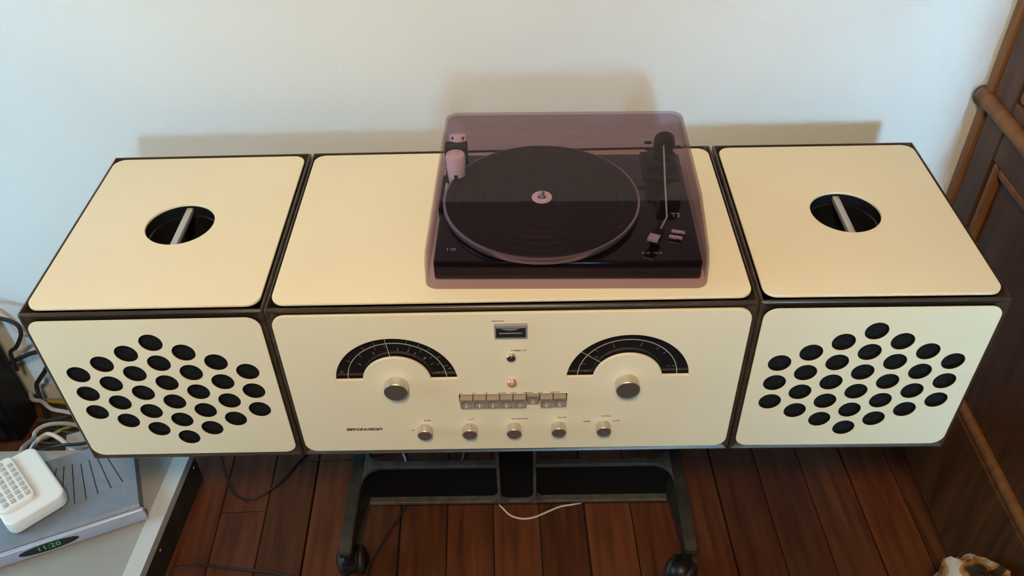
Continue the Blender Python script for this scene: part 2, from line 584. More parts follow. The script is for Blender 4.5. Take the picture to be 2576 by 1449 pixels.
def dial(cx, needle, ticks, dots, lab):
    d = obj('tuning_dial', sheet([arc_band(cx, RO + 0.003, RI - 0.003, -0.1300)], 0.002, 'xz', 0.0065), 'blackgloss', rad, label=lab)
    R = 0.0645
    loop = [(cx + (R + 0.00045) * math.cos(math.pi * k / 48), DZ + 0.001 + (R + 0.00045) * math.sin(math.pi * k / 48)) for k in range(49)]
    loop += [(cx + (R - 0.00045) * math.cos(math.pi - math.pi * k / 48), DZ + 0.001 + (R - 0.00045) * math.sin(math.pi - math.pi * k / 48)) for k in range(49)]
    obj('scale_line', sheet([loop], 0.0003, 'xz', 0.0061), 'printpale', d)
    for a, r0, r1, wd in ticks:
        obj('tick', needle_mesh(cx, math.radians(a), r0, r1, wd, 0.0060), 'gold' if wd > 0.00055 else 'printdim', d)
    for a, r in dots:
        obj('tick', needle_mesh(cx, math.radians(a), r - 0.002, r + 0.002, 0.0011, 0.0060), 'printdim', d)
    obj('needle', needle_mesh(cx, math.radians(needle), RI - 0.002, RO + 0.001, 0.0006, 0.0048), 'printpale', d)
    return d
tl = [(a, 0.0655, 0.072, 0.0005) for a in (20, 35, 50, 62, 75, 110, 124, 150)] + [(a, 0.059, 0.0635, 0.0005) for a in (12, 26, 40, 56, 70, 100, 112, 135)] + [(a, 0.052, 0.0565, 0.0006) for a in (30, 45, 148)]
dial(DXL, 97, tl, [(84, 0.055), (70, 0.055), (60, 0.054), (44, 0.054), (118, 0.055), (12, 0.055), (168, 0.073), (15, 0.072)], 'black half-ring dial with its pointer near the top')
dial(DXR, 143, [(a, 0.0585, 0.0635, 0.00045) for a in (16, 42, 54, 75, 110, 132, 158)] + [(18, 0.053, 0.0565, 0.0005)],
     [(110, 0.057), (75, 0.0575), (139, 0.054), (170, 0.055)], 'black half-ring dial with its pointer left of the top')

def knob(x, z, r, L, lab=None):
    k = obj('knob', lathe(nb(), [(0, 0.0), (r * 0.9, 0.0), (r * 0.9, -0.0012), (r, -0.0014), (r, -L + 0.0008), (r - 0.0008, -L), (r * 0.88, -L + 0.0001), (0, -L + 0.0009)],
                          (x, 0.0, z), (0, 1, 0), 44), 'alu', rad, smooth=True, label=lab)
    return k
knob(-0.1521, -0.1350, 0.0156, 0.0150, 'large tuning knob')
knob(0.1488, -0.1375, 0.0156, 0.0150, 'large tuning knob')
KX = [-0.1225, -0.0612, -0.0006, 0.0603, 0.1214]
KZ = [-0.2240, -0.2236, -0.2232, -0.2225, -0.2218]
for x, z in zip(KX, KZ):
    knob(x, z, 0.0098, 0.0140)

# tuning meter
mt = obj('meter', box(nb(), -0.0212, 0.0200, -0.0035, 0.004, -0.0520, -0.0285, 0.0012), 'metergrey', rad)
obj('meter_glass', box(nb(), -0.0190, 0.0178, -0.0042, -0.003, -0.0490, -0.0335, 0.0004), 'meter', mt)
obj('meter_scale', sheet([[(-0.0125, -0.0336), (0.0105, -0.0336)] + [(0.0105 - 0.023 * k / 10, -0.0336 - 0.0028 * math.sin(math.pi * k / 10)) for k in range(1, 10)]], 0.0003, 'xz', -0.0046), 'metergrey', mt)
obj('meter_line', box(nb(), -0.0150, 0.0135, -0.0046, -0.0041, -0.0418, -0.0410), 'stbfront', mt)
# lamps
def lamp_lens(z, m, lab, r=0.0062):
    h = obj('lamp_bezel', lathe(nb(), [(0, 0), (r, 0), (r, -0.004), (r * 0.86, -0.0052), (r * 0.80, -0.0035), (0, -0.0035)], (-0.0012, 0, z), (0, 1, 0), 32), 'alu', rad, smooth=True)
    obj('lamp_lens', lathe(nb(), [(r * 0.82, -0.0030), (r * 0.72, -0.0052), (r * 0.40, -0.0066), (0, -0.0070)], (-0.0012, 0, z), (0, 1, 0), 28), m, h, smooth=True, label=lab)
lamp_lens(-0.0855, 'browndark', 'dark brown unlit lamp lens')
lamp_lens(-0.1325, 'amber', 'salmon pink lamp lens')
# push keys
def key_mesh(x, zc, y0):
    n = 12
    hw, hh = 0.0083, 0.0078
    b = nb()
    g = {}
    for i in range(n + 1):
        for j in range(n + 1):
            u, v = -1 + 2 * i / n, -1 + 2 * j / n
            rr = math.hypot(u, v + 0.12)
            dish = 0.0034 * max(0.0, 1 - (rr / 0.80) ** 2)
            g[i, j] = b.verts.new((x + u * hw, y0 + dish, zc + v * hh))
    for i in range(n):
        for j in range(n):
            b.faces.new((g[i, j], g[i + 1, j], g[i + 1, j + 1], g[i, j + 1]))
    bk = {}
    rim = [(i, 0) for i in range(n)] + [(n, j) for j in range(n)] + [(i, n) for i in range(n, 0, -1)] + [(0, j) for j in range(n, 0, -1)]
    bv = [b.verts.new((g[p].co.x, 0.0085, g[p].co.z)) for p in rim]
    m = len(rim)
    for k in range(m):
        b.faces.new((g[rim[k]], g[rim[(k + 1) % m]], bv[(k + 1) % m], bv[k]))
    return b
for k in range(8):
    x = -0.0622 + k * 0.01765
    obj('push_key', key_mesh(x, -0.1658, -0.0035 if k == 5 else (-0.0090 if k < 7 else -0.0082)), 'key', rad, smooth=True,
        label='pressed key' if k == 5 else None)
# printed legends
def leg(s, x, z, wd, h=0.0018, m='print'):
    obj('printed_legend', text_front(s, x, z, h, wd, -0.00015), m, rad)
leg('SINTONIA', -0.0232, -0.0252, 0.0150)
leg('STEREO  MF', -0.0010, -0.0765, 0.0190)
for s, x, wd in (('OL', -0.0712, 0.0038), ('OM', -0.0540, 0.0046), ('OC', -0.0370, 0.0042), ('MF-CAF', -0.0200, 0.0098),
                 ('FONO', -0.0028, 0.0075), ('REGISTR.', 0.0140, 0.0120), ('AUX', 0.0322, 0.0058), ('SPENTO', 0.0492, 0.0120)):
    leg(s, x, -0.1553, wd, 0.0015)
leg('BASSI', -0.1225, -0.2085, 0.0092)
leg('0', -0.1415, -0.2285, 0.0042, 0.0014)
leg('ALTI', -0.0620, -0.2075, 0.0076)
leg('BILANCIAMENTO', -0.0032, -0.2078, 0.0228)
leg('VOLUME', 0.0585, -0.2065, 0.0122)
leg('FILTRO', 0.1185, -0.2050, 0.0122)
leg('BASSO', 0.0945, -0.2155, 0.0095)
leg('ALTO', 0.1345, -0.2150, 0.0088)
# wordmark in heavy square lettering, drawn stroke by stroke
WM = {'B': [(0, 0, 1, .24), (0, .38, 1, .62), (0, .76, 1, 1), (0, 0, .2, 1), (.8, 0, 1, 1)], 'R': [(0, .38, 1, .62), (0, .76, 1, 1), (0, 0, .2, 1), (.8, .38, 1, 1), (.62, 0, .85, .4)],
      'I': [(.3, 0, .7, 1)], 'O': [(0, 0, 1, .24), (0, .76, 1, 1), (0, 0, .2, 1), (.8, 0, 1, 1)],
      'N': [(0, 0, .2, 1), (.8, 0, 1, 1), (.2, .55, .5, 1), (.5, .0, .8, .45)], 'V': [(0, .4, .22, 1), (.78, .4, 1, 1), (.2, .15, .45, .55), (.55, .15, .8, .55), (.35, 0, .65, .3)],
      'E': [(0, 0, 1, .24), (0, .38, .9, .62), (0, .76, 1, 1), (0, 0, .2, 1)], 'G': [(0, 0, 1, .24), (0, .76, 1, 1), (0, 0, .2, 1), (.8, 0, 1, .55), (.55, .38, 1, .55)],
      'A': [(0, 0, .2, 1), (.8, 0, 1, 1), (0, .76, 1, 1), (0, .3, 1, .5)]}
wm = nb()
x = -0.2305
wid = {'I': 0.0022}
for ch in 'BRIONVEGA':
    cw = wid.get(ch, 0.0055)
    for a, b, c, d in WM[ch]:
        box(wm, x + a * cw, x + c * cw, -0.0002, 0.0004, -0.2268 + b * 0.0046, -0.2268 + d * 0.0046)
    x += cw + 0.0003
obj('wordmark', wm, 'print', rad)

# ================================================================== STAND
st = thing('trolley_stand', 'black metal trolley stand on castors under the radio console', 'stand', (0, 0.17, 0))
def rib(b, *a): box(b, *a, 0.002, 2)
# foot bars: tapered, front to back
def foot_bar(x, sgn):
    b = nb()
    secs = []
    for y in (0.018, 0.04, 0.10, 0.165, 0.185, 0.25, 0.31, 0.332):
        t = min(1.0, abs(y - 0.175) / 0.157)
        top = -0.533 - 0.026 * t ** 1.5
        bot = -0.628 + 0.046 * min(1.0, (t * 1.25)) ** 0.8
        hw = 0.0108 - 0.001 * t
        xc = x + sgn * 0.0065 * t
        if t > 0.95: top -= 0.004; bot += 0.004
        secs.append([b.verts.new((xc - hw, y, top)), b.verts.new((xc + hw, y, top)), b.verts.new((xc + hw, y, bot)), b.verts.new((xc - hw, y, bot))])
    for p, q in zip(secs[:-1], secs[1:]):
        for k in range(4):
            b.faces.new((p[k], p[(k + 1) % 4], q[(k + 1) % 4], q[k]))
    b.faces.new(secs[0]); b.faces.new(secs[-1][::-1])
    bmesh.ops.recalc_face_normals(b, faces=b.faces[:])
    bmesh.ops.bevel(b, geom=b.edges[:], offset=0.002, segments=2, affect='EDGES')
    return obj('foot_bar', b, 'metalblack', st, smooth=True)
fb = [foot_bar(-0.281, -1), foot_bar(0.2775, 1)]
# crossbeam: black web between pale flanges
obj('cross_web', box(nb(), -0.272, 0.269, 0.175, 0.181, -0.630, -0.536), 'webblack', st)
def flange(z0, z1, y0, y1):
    return box(nb(), -0.272, 0.269, y0, y1, z0, z1, 0.0015)
obj('top_flange', flange(-0.541, -0.533, 0.171, 0.184), 'metalgrey', st)
obj('bottom_flange', flange(-0.634, -0.627, 0.162, 0.188), 'metalgrey', st)
# gussets where the flange meets the foot bars
for sx, x0 in ((-1, -0.2715), (1, 0.2685)):
    for ysgn, y0 in ((-1, 0.1715), (1, 0.1835)):
        pts = [(x0 - sx * 0.002, y0)] + [(x0 - sx * 0.036 * (1 - math.cos(a)), y0 + ysgn * 0.036 * (1 - math.sin(a))) for a in [math.pi / 2 * k / 8 for k in range(9)]]
        # concave fillet between bar side and flange edge
        pts = [(x0, y0)] + [(x0 - sx * (0.034 - 0.034 * math.sin(a)), y0 + ysgn * (0.034 - 0.034 * math.cos(a))) for a in [math.pi / 2 * k / 8 for k in range(9)]]
        obj('gusset', sheet([pts], 0.007, 'xy', -0.5335), 'metalgrey', st)
# column: channel of two flanges and a black web up to the cabinet
for x0 in (-0.0375, 0.0265):
    obj('column_flange', box(nb(), x0, x0 + 0.0055, 0.158, 0.190, -0.630, ZB1, 0.001), 'metalgrey', st)
obj('column_web', box(nb(), -0.033, 0.028, 0.170, 0.180, -0.630, ZB1), 'webblack', st)
for xc, s in ((-0.0375, -1), (-0.032, 1), (0.0265, -1), (0.032, 1)):
    pts = [(xc, -0.628)] + [(xc + s * (0.016 - 0.016 * math.sin(a)), -0.628 + (0.016 - 0.016 * math.cos(a))) for a in [math.pi / 2 * k / 6 for k in range(7)]]
    obj('gusset', sheet([pts], 0.02, 'xz', 0.162), 'metalgrey', st)
obj('mounting_plate', box(nb(), -0.11, 0.11, 0.09, 0.26, ZB1 - 0.006, ZB1), 'metalblack', st)
def caster(x, y, a):
    b = nb()
    lathe(b, [(0, 0), (0.0085, 0), (0.0085, 0.028), (0.0105, 0.030), (0.0105, 0.036), (0, 0.036)], (x, y, -0.618), seg=20)
    c = obj('caster', b, 'black', st, smooth=True)
    dx, dy = math.cos(a), math.sin(a)
    cx, cy = x + dx * 0.016, y + dy * 0.016
    ax_ = (-dy, dx, 0)
    for s in (-1, 1):
        o = (cx + ax_[0] * s * 0.0125, cy + ax_[1] * s * 0.0125, -FZ + 0.025)
        obj('wheel', lathe(nb(), [(0, -0.010), (0.020, -0.010), (0.0242, -0.006), (0.025, 0), (0.0242, 0.006), (0.020, 0.010), (0, 0.010)], o, ax_, 32), 'rubber', c, smooth=True)
    hood = nb()
    prof = [(0.0275 * math.cos(t), 0.0275 * math.sin(t)) for t in [math.pi / 2 * k / 8 for k in range(9)]]
    lathe(hood, [(0.0275, -0.004)] + prof[:-1] + [(0, 0.0275)], (cx, cy, -FZ + 0.027), (dx * 0.25, dy * 0.25, 1), 28)
    obj('wheel_hood', hood, 'black', c, smooth=True)
caster(-0.2885, 0.036, math.radians(95))
caster(0.2830, 0.034, math.radians(235))
caster(-0.2865, 0.316, math.radians(120))
caster(0.2830, 0.316, math.radians(60))

# ================================================================== RECORD PLAYER
tt = thing('record_player', 'black record player under a smoked purple dust cover on the radio console', 'record player', (0.071, 0.18, FZ), -0.022)
save = MW[tt.name]
MW[tt.name] = Matrix.Translation(tt.location)
PX0, PX1, PY0, PY1 = -0.0915, 0.2375, 0.0445, 0.2880
pz0, pz1 = 0.003, 0.030
obj('plinth', box(nb(), PX0, PX1, PY0, PY1, pz0, pz1, 0.0028, 3), 'blackgloss', tt, smooth=True)
for fx in (PX0 + 0.02, PX1 - 0.02):
    for fy in (PY0 + 0.02, PY1 - 0.02):
        obj('plinth_foot', lathe(nb(), [(0, 0), (0.011, 0), (0.010, 0.0045), (0, 0.0045)], (fx, fy, 0.0), seg=18), 'rubber', tt)
PC = (0.0415, 0.1640)
PR = 0.1290
pt = obj('platter', lathe(nb(), [(0, 0.0310), (PR - 0.006, 0.0310), (PR - 0.0015, 0.0330), (PR, 0.0360), (PR, 0.0415), (PR - 0.001, 0.0422), (0, 0.0422)], (PC[0], PC[1], 0), seg=96), 'platter', tt, smooth=True)
obj('platter_mat', lathe(nb(), [(0, 0.0421), (PR - 0.003, 0.0421), (PR - 0.004, 0.0435)] +
    [v for k in range(7) for v in ((PR - 0.014 - 0.013 * k, 0.0435), (PR - 0.0146 - 0.013 * k, 0.0430), (PR - 0.0160 - 0.013 * k, 0.0430), (PR - 0.0166 - 0.013 * k, 0.0435))] + [(0, 0.0435)], (PC[0], PC[1], 0), seg=96), 'rubber', pt, smooth=True)
obj('spindle_ring', lathe(nb(), [(0.0055, 0.0434), (0.0135, 0.0434), (0.0130, 0.0450), (0.0060, 0.0454), (0.0055, 0.0434)], (PC[0] + 0.001, PC[1] - 0.002, 0), seg=36), 'lilac', pt, smooth=True)
obj('spindle', lathe(nb(), [(0.0035, 0.0430), (0.0035, 0.0510), (0.0020, 0.0535), (0, 0.0540)], (PC[0] + 0.001, PC[1] - 0.002, 0), seg=18), 'alu', pt, smooth=True)
# tonearm
ab = nb()
box(ab, 0.182, 0.232, 0.222, 0.288, pz1, 0.034, 0.002)
box(ab, 0.190, 0.226, 0.238, 0.276, 0.034, 0.046, 0.002)
base = obj('tonearm_base', ab, 'black', tt)
pv = nb()
lathe(pv, [(0, 0.046), (0.012, 0.046), (0.012, 0.056), (0.009, 0.058), (0, 0.058)], (0.209, 0.254, 0), seg=28)
box(pv, 0.1955, 0.2225, 0.2485, 0.2595, 0.050, 0.072, 0.002)
rot_box(pv, (0.190, 0.256, 0.058), (0.012, 0.003, 0.003))
rot_box(pv, (0.189, 0.262, 0.064), (0.010, 0.003, 0.003))
rot_box(pv, (0.228, 0.257, 0.060), (0.010, 0.003, 0.003))
obj('pivot_housing', pv, 'black', base)
arm = nb()
tube(arm, [(0.2100, 0.264, 0.0715), (0.2085, 0.250, 0.0690), (0.2035, 0.176, 0.0560), (0.1995, 0.112, 0.0475), (0.1885, 0.088, 0.0455)], 0.0012, 10, curve=False)
a_o = obj('tonearm_tube', arm, 'silver', tt, smooth=True)
cwt = nb()
lathe(cwt, [(0, -0.006), (0.0125, -0.006), (0.0140, -0.004), (0.0140, 0.008), (0.0125, 0.010), (0, 0.010)], (0.2100, 0.2520, 0.0690), (0.05, 1, 0.20), 28)
obj('counterweight', cwt, 'black', a_o, smooth=True)
hsn = nb()
rot_box(hsn, (0.1835, 0.0790, 0.0445), (0.014, 0.024, 0.005), math.radians(-24), bev=0.001)
hs_o = obj('headshell', hsn, 'black', a_o)
rot_box(*( (bq := nb()), (0.1790, 0.0700, 0.0470), (0.013, 0.012, 0.004), math.radians(-24)))
obj('cartridge_cap', bq, 'silver', hs_o)
obj('stylus_cartridge', rot_box(nb(), (0.1815, 0.0755, 0.0400), (0.009, 0.014, 0.006), math.radians(-24)), 'black', hs_o)
# arm rest and controls
obj('arm_rest', box(nb(), 0.196, 0.222, 0.150, 0.157, pz1, 0.048, 0.0015), 'black', tt)
obj('cue_plate', box(nb(), 0.2065, 0.2195, 0.1560, 0.1680, pz1, 0.0300), 'silver', tt)
for (cx, cy) in ((0.2135, 0.0990), (0.2090, 0.0880)):
    lv = obj('control_lever', rot_box(nb(), (cx, cy, 0.0340), (0.0170, 0.0045, 0.0035), math.radians(-16), bev=0.001), 'silver', tt)
    obj('lever_post', lathe(nb(), [(0, pz1), (0.0025, pz1), (0.0025, 0.0335), (0, 0.0335)], (cx + 0.003, cy - 0.001, 0), seg=12), 'black', lv)
obj('lettering', text_top('TS', 0.2095, 0.1360, pz1, 0.0085, 0.0120), 'printpale', tt)
obj('lettering', text_top('33 45', 0.1640, 0.0600, pz1, 0.0040, 0.0260), 'gold', tt)
obj('lettering', text_top('I O', -0.0760, 0.0680, pz1, 0.0050, 0.0110), 'printpale', tt)
# white capsule, dark hinge block and white cap at the rear corner
cap = obj('pale_capsule', lathe(nb(), [(0, 0.0285), (0.0088, 0.0285), (0.0115, 0.032), (0.0135, 0.070), (0.0125, 0.0745), (0.0085, 0.0765), (0, 0.0770)], (-0.0735, 0.2190, 0), seg=36), 'lilac', tt, smooth=True)
obj('capsule_slot', rot_box(nb(), (-0.0735, 0.2068, 0.0420), (0.0050, 0.0035, 0.0150), rx=math.radians(5), bev=0.0012), 'black', cap)
hb = obj('hinge_block', box(nb(), -0.0925, -0.0610, 0.2560, 0.2740, pz1, 0.062, 0.002), 'metalblack', tt)
obj('hinge_cap', lathe(nb(), [(0, 0), (0.0125, 0), (0.0125, 0.008), (0.010, 0.0105), (0, 0.0110)], (-0.0745, 0.281, 0.058), (0, 0.35, 1), 30), 'lilac', hb, smooth=True)
obj('hinge_slot', box(nb(), -0.0830, -0.0660, 0.2725, 0.2765, 0.0630, 0.0685, 0.001), 'black', hb)
sw = obj('side_switch_strip', box(nb(), -0.0935, -0.0860, 0.1500, 0.2300, 0.014, 0.0345, 0.001), 'black', tt)
obj('switch_slider', box(nb(), -0.0880, -0.0855, 0.1780, 0.2080, 0.0343, 0.0362), 'white', sw)

# dust cover: upright skirt, sloping front and sides, flat top, 3 mm thick
def lid_ring(x0, x1, y0, y1, z, r, n=6):
    return [(px, py, z) for px, py in rrect(x0, x1, y0, y1, r, n)]
LX0, LX1, LY0, LY1, LH = -0.1030, 0.2460, 0.0295, 0.3040, 0.120
outer = [(LX0, LX1, LY0, LY1, 0.0005, .016), (LX0 + .0010, LX1 - .0010, LY0 + .0005, LY1 - .001, .030, .016), (LX0 + .0030, LX1 - .0030, LY0 + .0015, LY1 - .004, .048, .016),
         (LX0 + .0190, LX1 - .0185, LY0 + .0150, LY1 - .0530, LH - .0012, .015), (LX0 + .0204, LX1 - .0199, LY0 + .0164, LY1 - .0544, LH, .0145)]
lb = nb()
TH = 0.0026
rings, inner = [], []
for q in outer:
    x0, x1, y0, y1, z, r = q
    rings.append([lb.verts.new(p) for p in lid_ring(*q, 12)])
    inner.append([lb.verts.new(p) for p in lid_ring(x0 + TH, x1 - TH, y0 + TH, y1 - TH, z - (TH if z > 0.06 else 0), r - TH, 12)])
n = len(rings[0])
for rs in (rings, inner):
    for a, b in zip(rs[:-1], rs[1:]):
        for k in range(n):
            lb.faces.new((a[k], a[(k + 1) % n], b[(k + 1) % n], b[k]))
for k in range(n):
    lb.faces.new((rings[0][k], rings[0][(k + 1) % n], inner[0][(k + 1) % n], inner[0][k]))
lb.faces.new(rings[-1])
lb.faces.new(inner[-1])
obj('dust_cover', lb, 'lid', tt, label='smoked purple dust cover')
MW[tt.name] = save

# ================================================================== LOW PLATFORM, BOX, PHONE
PZ = -0.575
pf = thing('low_platform', 'low grey board platform with a dark screwed edge beside the floorboards', 'platform', (-1.0, -0.1, 0))
def pquad(name, x0a, x1a, x0b, x1b, y0, y1, z0, z1, m):
    """slab whose x limits run from (x0a,x1a) at y0 to (x0b,x1b) at y1"""
    b = nb()
    v = [b.verts.new(p) for p in ((x0a, y0, z0), (x1a, y0, z0), (x1b, y1, z0), (x0b, y1, z0), (x0a, y0, z1), (x1a, y0, z1), (x1b, y1, z1), (x0b, y1, z1))]
    for f in ((0, 3, 2, 1), (4, 5, 6, 7), (0, 1, 5, 4), (1, 2, 6, 5), (2, 3, 7, 6), (3, 0, 4, 7)):
        b.faces.new([v[i] for i in f])
    return obj(name, b, m, pf)
def xe(y): return -0.6215 + 0.0130 * (y + 0.006) / 0.242
Y0, Y1 = -0.9, 0.252
pquad('platform_top', -1.7, xe(Y0) - 0.030, -1.7, xe(Y1) - 0.030, Y0, Y1, PZ - 0.018, PZ, 'platform')
pquad('edge_strip', xe(Y0) - 0.0295, xe(Y0), xe(Y1) - 0.0295, xe(Y1), Y0, Y1, PZ - 0.018, PZ + 0.0006, 'platedge')
side = pquad('platform_side', -1.69, xe(Y0) - 0.0015, -1.69, xe(Y1) - 0.0015, Y0 + 0.003, Y1 - 0.003, -FZ, PZ - 0.018, 'platside')
for y in (0.235, 0.060, -0.12):
    obj('screw', lathe(nb(), [(0, 0), (0.0035, 0), (0.003, 0.0012), (0, 0.0016)], (xe(y) - 0.0016, y, PZ - 0.035), (1, 0, 0), 14), 'screw', side)

# set-top box: front face turned 22.7 degrees
ang = math.atan2(0.085, 0.203)
stb = thing('set_top_box', 'blue-grey set-top box with silver front and green clock on the low platform', 'set-top box', (-0.651, 0.106, FZ + PZ), ang)
# local frame: x along front (negative to the left), y backwards, z up
SW, SD, SH = 0.305, 0.165, 0.033
lb = nb()
# body with tapered front lip
prof = [(0.0, 0.0), (SD, 0.0), (SD, SH), (0.004, SH), (-0.002, SH - 0.004), (-0.004, 0.012)]
vsA = [lb.verts.new((0.0, y, z)) for y, z in prof]
vsB = [lb.verts.new((-SW, y, z)) for y, z in prof]
for k in range(len(prof)):
    k2 = (k + 1) % len(prof)
    lb.faces.new((vsA[k], vsA[k2], vsB[k2], vsB[k]))
lb.faces.new(vsA); lb.faces.new(vsB[::-1])
obj('case', lb, 'stb', stb, local=True)
fb_ = nb()
box(fb_, -SW, 0.006, -0.0115, -0.0035, 0.001, SH - 0.002, 0.003, 3)
front = obj('front_panel', fb_, 'stbfront', stb, local=True, smooth=True)
disp = nb()
pts = []
cxd, czd = -0.150, 0.0165
me = sheet([[(cxd + 0.047 * math.cos(2 * math.pi * k / 40), czd + 0.0095 * math.sin(2 * math.pi * k / 40)) for k in range(40)]], 0.001, 'xz', -0.0122)
disp.free()
dg_ = obj('display_window', me, 'dispglass', front, local=True)
me = text('11:20', 0.0105, 0.034, 0.0002)
me.transform(Matrix.Translation((-0.166, -0.0122, 0.0125)) @ Matrix.Rotation(math.radians(90), 4, 'X'))
obj('clock_digits', me, 'green', dg_, local=True)
def to_local(px, py):
    v = Matrix.Rotation(-ang, 2) @ Vector((px + 0.651, py - 0.106))
    return v
SL = [((-0.7426, 0.2087), (-0.6952, 0.1535)), ((-0.7594, 0.2067), (-0.7115, 0.1409)), ((-0.7735, 0.2024), (-0.7305, 0.1296)), ((-0.7853, 0.1947), (-0.7468, 0.1184)),
      ((-0.8006, 0.1939), (-0.7636, 0.1093)), ((-0.8136, 0.1896), (-0.7825, 0.0993)), ((-0.8256, 0.1854), (-0.8021, 0.0935)), ((-0.8385, 0.1812), (-0.8219, 0.0867)), ((-0.8514, 0.1769), (-0.8421, 0.083))]
for a, b in SL:
    p, q = to_local(*a), to_local(*b)
    d = q - p
    sb = nb()
    rot_box(sb, ((p.x + q.x) / 2, (p.y + q.y) / 2, SH + 0.0001), (d.length, 0.0017, 0.0008), math.atan2(d.y, d.x))
    obj('vent_slot', sb, 'slot', stb, local=True)
for fx, fy in ((-0.02, 0.02), (-0.02, SD - 0.02), (-SW + 0.02, 0.02), (-SW + 0.02, SD - 0.02)):
    pass

# telephone on the box
pa = math.atan2(-0.103, 0.100)
tel = thing('telephone', 'white telephone with grey keys lying on the set-top box', 'telephone', (-0.853, 0.1275, FZ + PZ + SH), pa)
# local: x along its long right edge, y towards the set-top box's far end
tb = nb()
me = sheet([rrect(-0.0750, 0.0720, -0.0500, 0.0500, 0.017, 8)], 0.026, 'xy', 0.030, 0.004)
obj('base', me, 'phone', tel, local=True, smooth=True)
for fx in (-0.055, 0.052):
    for fy in (-0.035, 0.035):
        obj('phone_foot', lathe(nb(), [(0, 0), (0.006, 0), (0.006, 0.0045), (0, 0.0045)], (fx, fy, 0), seg=14), 'rubber', tel, local=True)
# keypad panel: raised wedge with a rounded end
me = sheet([rrect(-0.0740, 0.0440, -0.0480, 0.0120, 0.012, 8)], 0.012, 'xy', 0.0365, 0.003)
kp = obj('keypad_panel', me, 'phone', tel, local=True, smooth=True)
for i in range(8):
    for j in range(4):
        if (i, j) in ((7, 0), (7, 3)): continue
        kx, ky = 0.0300 - i * 0.0132, 0.0020 - j * 0.0122
        kb = nb()
        box(kb, kx - 0.0046, kx + 0.0046, ky - 0.0040, ky + 0.0040, 0.0355, 0.0382, 0.0011)
        obj('key', kb, 'phonekey', kp, local=True)

# dark tall box against the wall
bx = thing('dark_speaker_box', 'tall black box standing on the floor against the wall behind the telephone', 'box', (-1.18, 0.375, 0), 0.0)
bb = nb()
v = []
foot = [(-0.996, 0.412), (-1.000, 0.345), (-1.36, 0.30), (-1.36, 0.42)]
for z in (-FZ, -0.33):
    v.append([bb.verts.new((px, py, z)) for px, py in foot])
bb.faces.new(v[0]); bb.faces.new(v[1])
for k in range(4):
    bb.faces.new((v[0][k], v[0][(k + 1) % 4], v[1][(k + 1) % 4], v[1][k]))
bmesh.ops.recalc_face_normals(bb, faces=bb.faces[:])
bmesh.ops.bevel(bb, geom=bb.edges[:], offset=0.005, segments=2, affect='EDGES')
obj('cabinet', bb, 'black', bx)
gb_ = nb()
pquad_pts = [(-1.02, 0.3375), (-1.34, 0.2975)]
vv = [gb_.verts.new(p) for p in ((-1.02, 0.3405, -0.64), (-1.34, 0.3005, -0.64), (-1.34, 0.3005, -0.35), (-1.02, 0.3405, -0.35),
                                 (-1.02, 0.3355, -0.64), (-1.34, 0.2955, -0.64), (-1.34, 0.2955, -0.35), (-1.02, 0.3355, -0.35))]
for f in ((0, 1, 2, 3), (7, 6, 5, 4), (0, 4, 5, 1), (1, 5, 6, 2), (2, 6, 7, 3), (3, 7, 4, 0)):
    gb_.faces.new([vv[i] for i in f])
obj('grille', gb_, 'pit', bx)

# ================================================================== CORDS
def cord(name, label, pts, r, m, group=None, n=6):
    o = obj(name, tube(nb(), pts, r, 8, n), m, smooth=True)
    setp(o, label, 'cord', group)
    return recentre(o)
fz = -FZ
def onfloor(ps, r, z=0.0): return [(x, y, fz + r + z) for x, y in ps]
cord('black_cord', 'black cord looping across the bare floorboards beside the low platform', onfloor([(-0.600, 0.345), (-0.591, 0.308), (-0.582, 0.284), (-0.567, 0.255), (-0.552, 0.231), (-0.538, 0.21), (-0.523, 0.2), (-0.506, 0.197), (-0.488, 0.203), (-0.466, 0.223), (-0.448, 0.248), (-0.431, 0.281), (-0.413, 0.312), (-0.400, 0.345)], 0.0025), 0.0025, 'cordblack')
cord('black_cord', 'black cord lying in front, running out from under the low platform edge', onfloor([(-0.615, 0.046), (-0.604, 0.053), (-0.58, 0.058), (-0.556, 0.059), (-0.522, 0.054), (-0.479, 0.048), (-0.421, 0.04), (-0.36, 0.02), (-0.30, -0.02)], 0.0026), 0.0026, 'cordblack')
cord('speaker_wire', 'thin black wire crossing the boards toward the trolley stand', onfloor([(-0.475, 0.335), (-0.456, 0.308), (-0.438, 0.294), (-0.417, 0.287), (-0.378, 0.287), (-0.318, 0.289), (-0.22, 0.31), (-0.12, 0.34)], 0.0014), 0.0014, 'cordblack')
cord('black_cord', 'dark cord running from under the stand past its castor', onfloor([(-0.195, 0.215), (-0.217, 0.159), (-0.233, 0.13), (-0.247, 0.097), (-0.259, 0.064), (-0.262, 0.03), (-0.255, -0.02)], 0.0024), 0.0024, 'cordblack')
cord('white_cord', 'thin white cord curling out on the boards below the stand', onfloor([(-0.050, 0.230), (-0.038, 0.182), (-0.03, 0.169), (-0.015, 0.153), (0.006, 0.146), (0.028, 0.149), (0.054, 0.161), (0.076, 0.171), (0.102, 0.176), (0.12, 0.182), (0.15, 0.21)], 0.0017), 0.0017, 'cordwhite')
cord('hanging_cord', 'grey cord hanging behind the stand crossbeam nearer its foot bar', [(-0.2285, 0.303, fz + 0.004), (-0.222, 0.287, fz + 0.003), (-0.216, 0.268, fz + 0.003), (-0.205, 0.24, fz + 0.003), (-0.235, 0.33, fz + 0.02), (-0.24, 0.352, fz + 0.10)][::-1][:2] + [(-0.2285, 0.303, fz + 0.004), (-0.222, 0.287, fz + 0.003), (-0.216, 0.268, fz + 0.003), (-0.205, 0.24, fz + 0.003)], 0.0022, 'cordgrey', 'grey cords behind the stand')
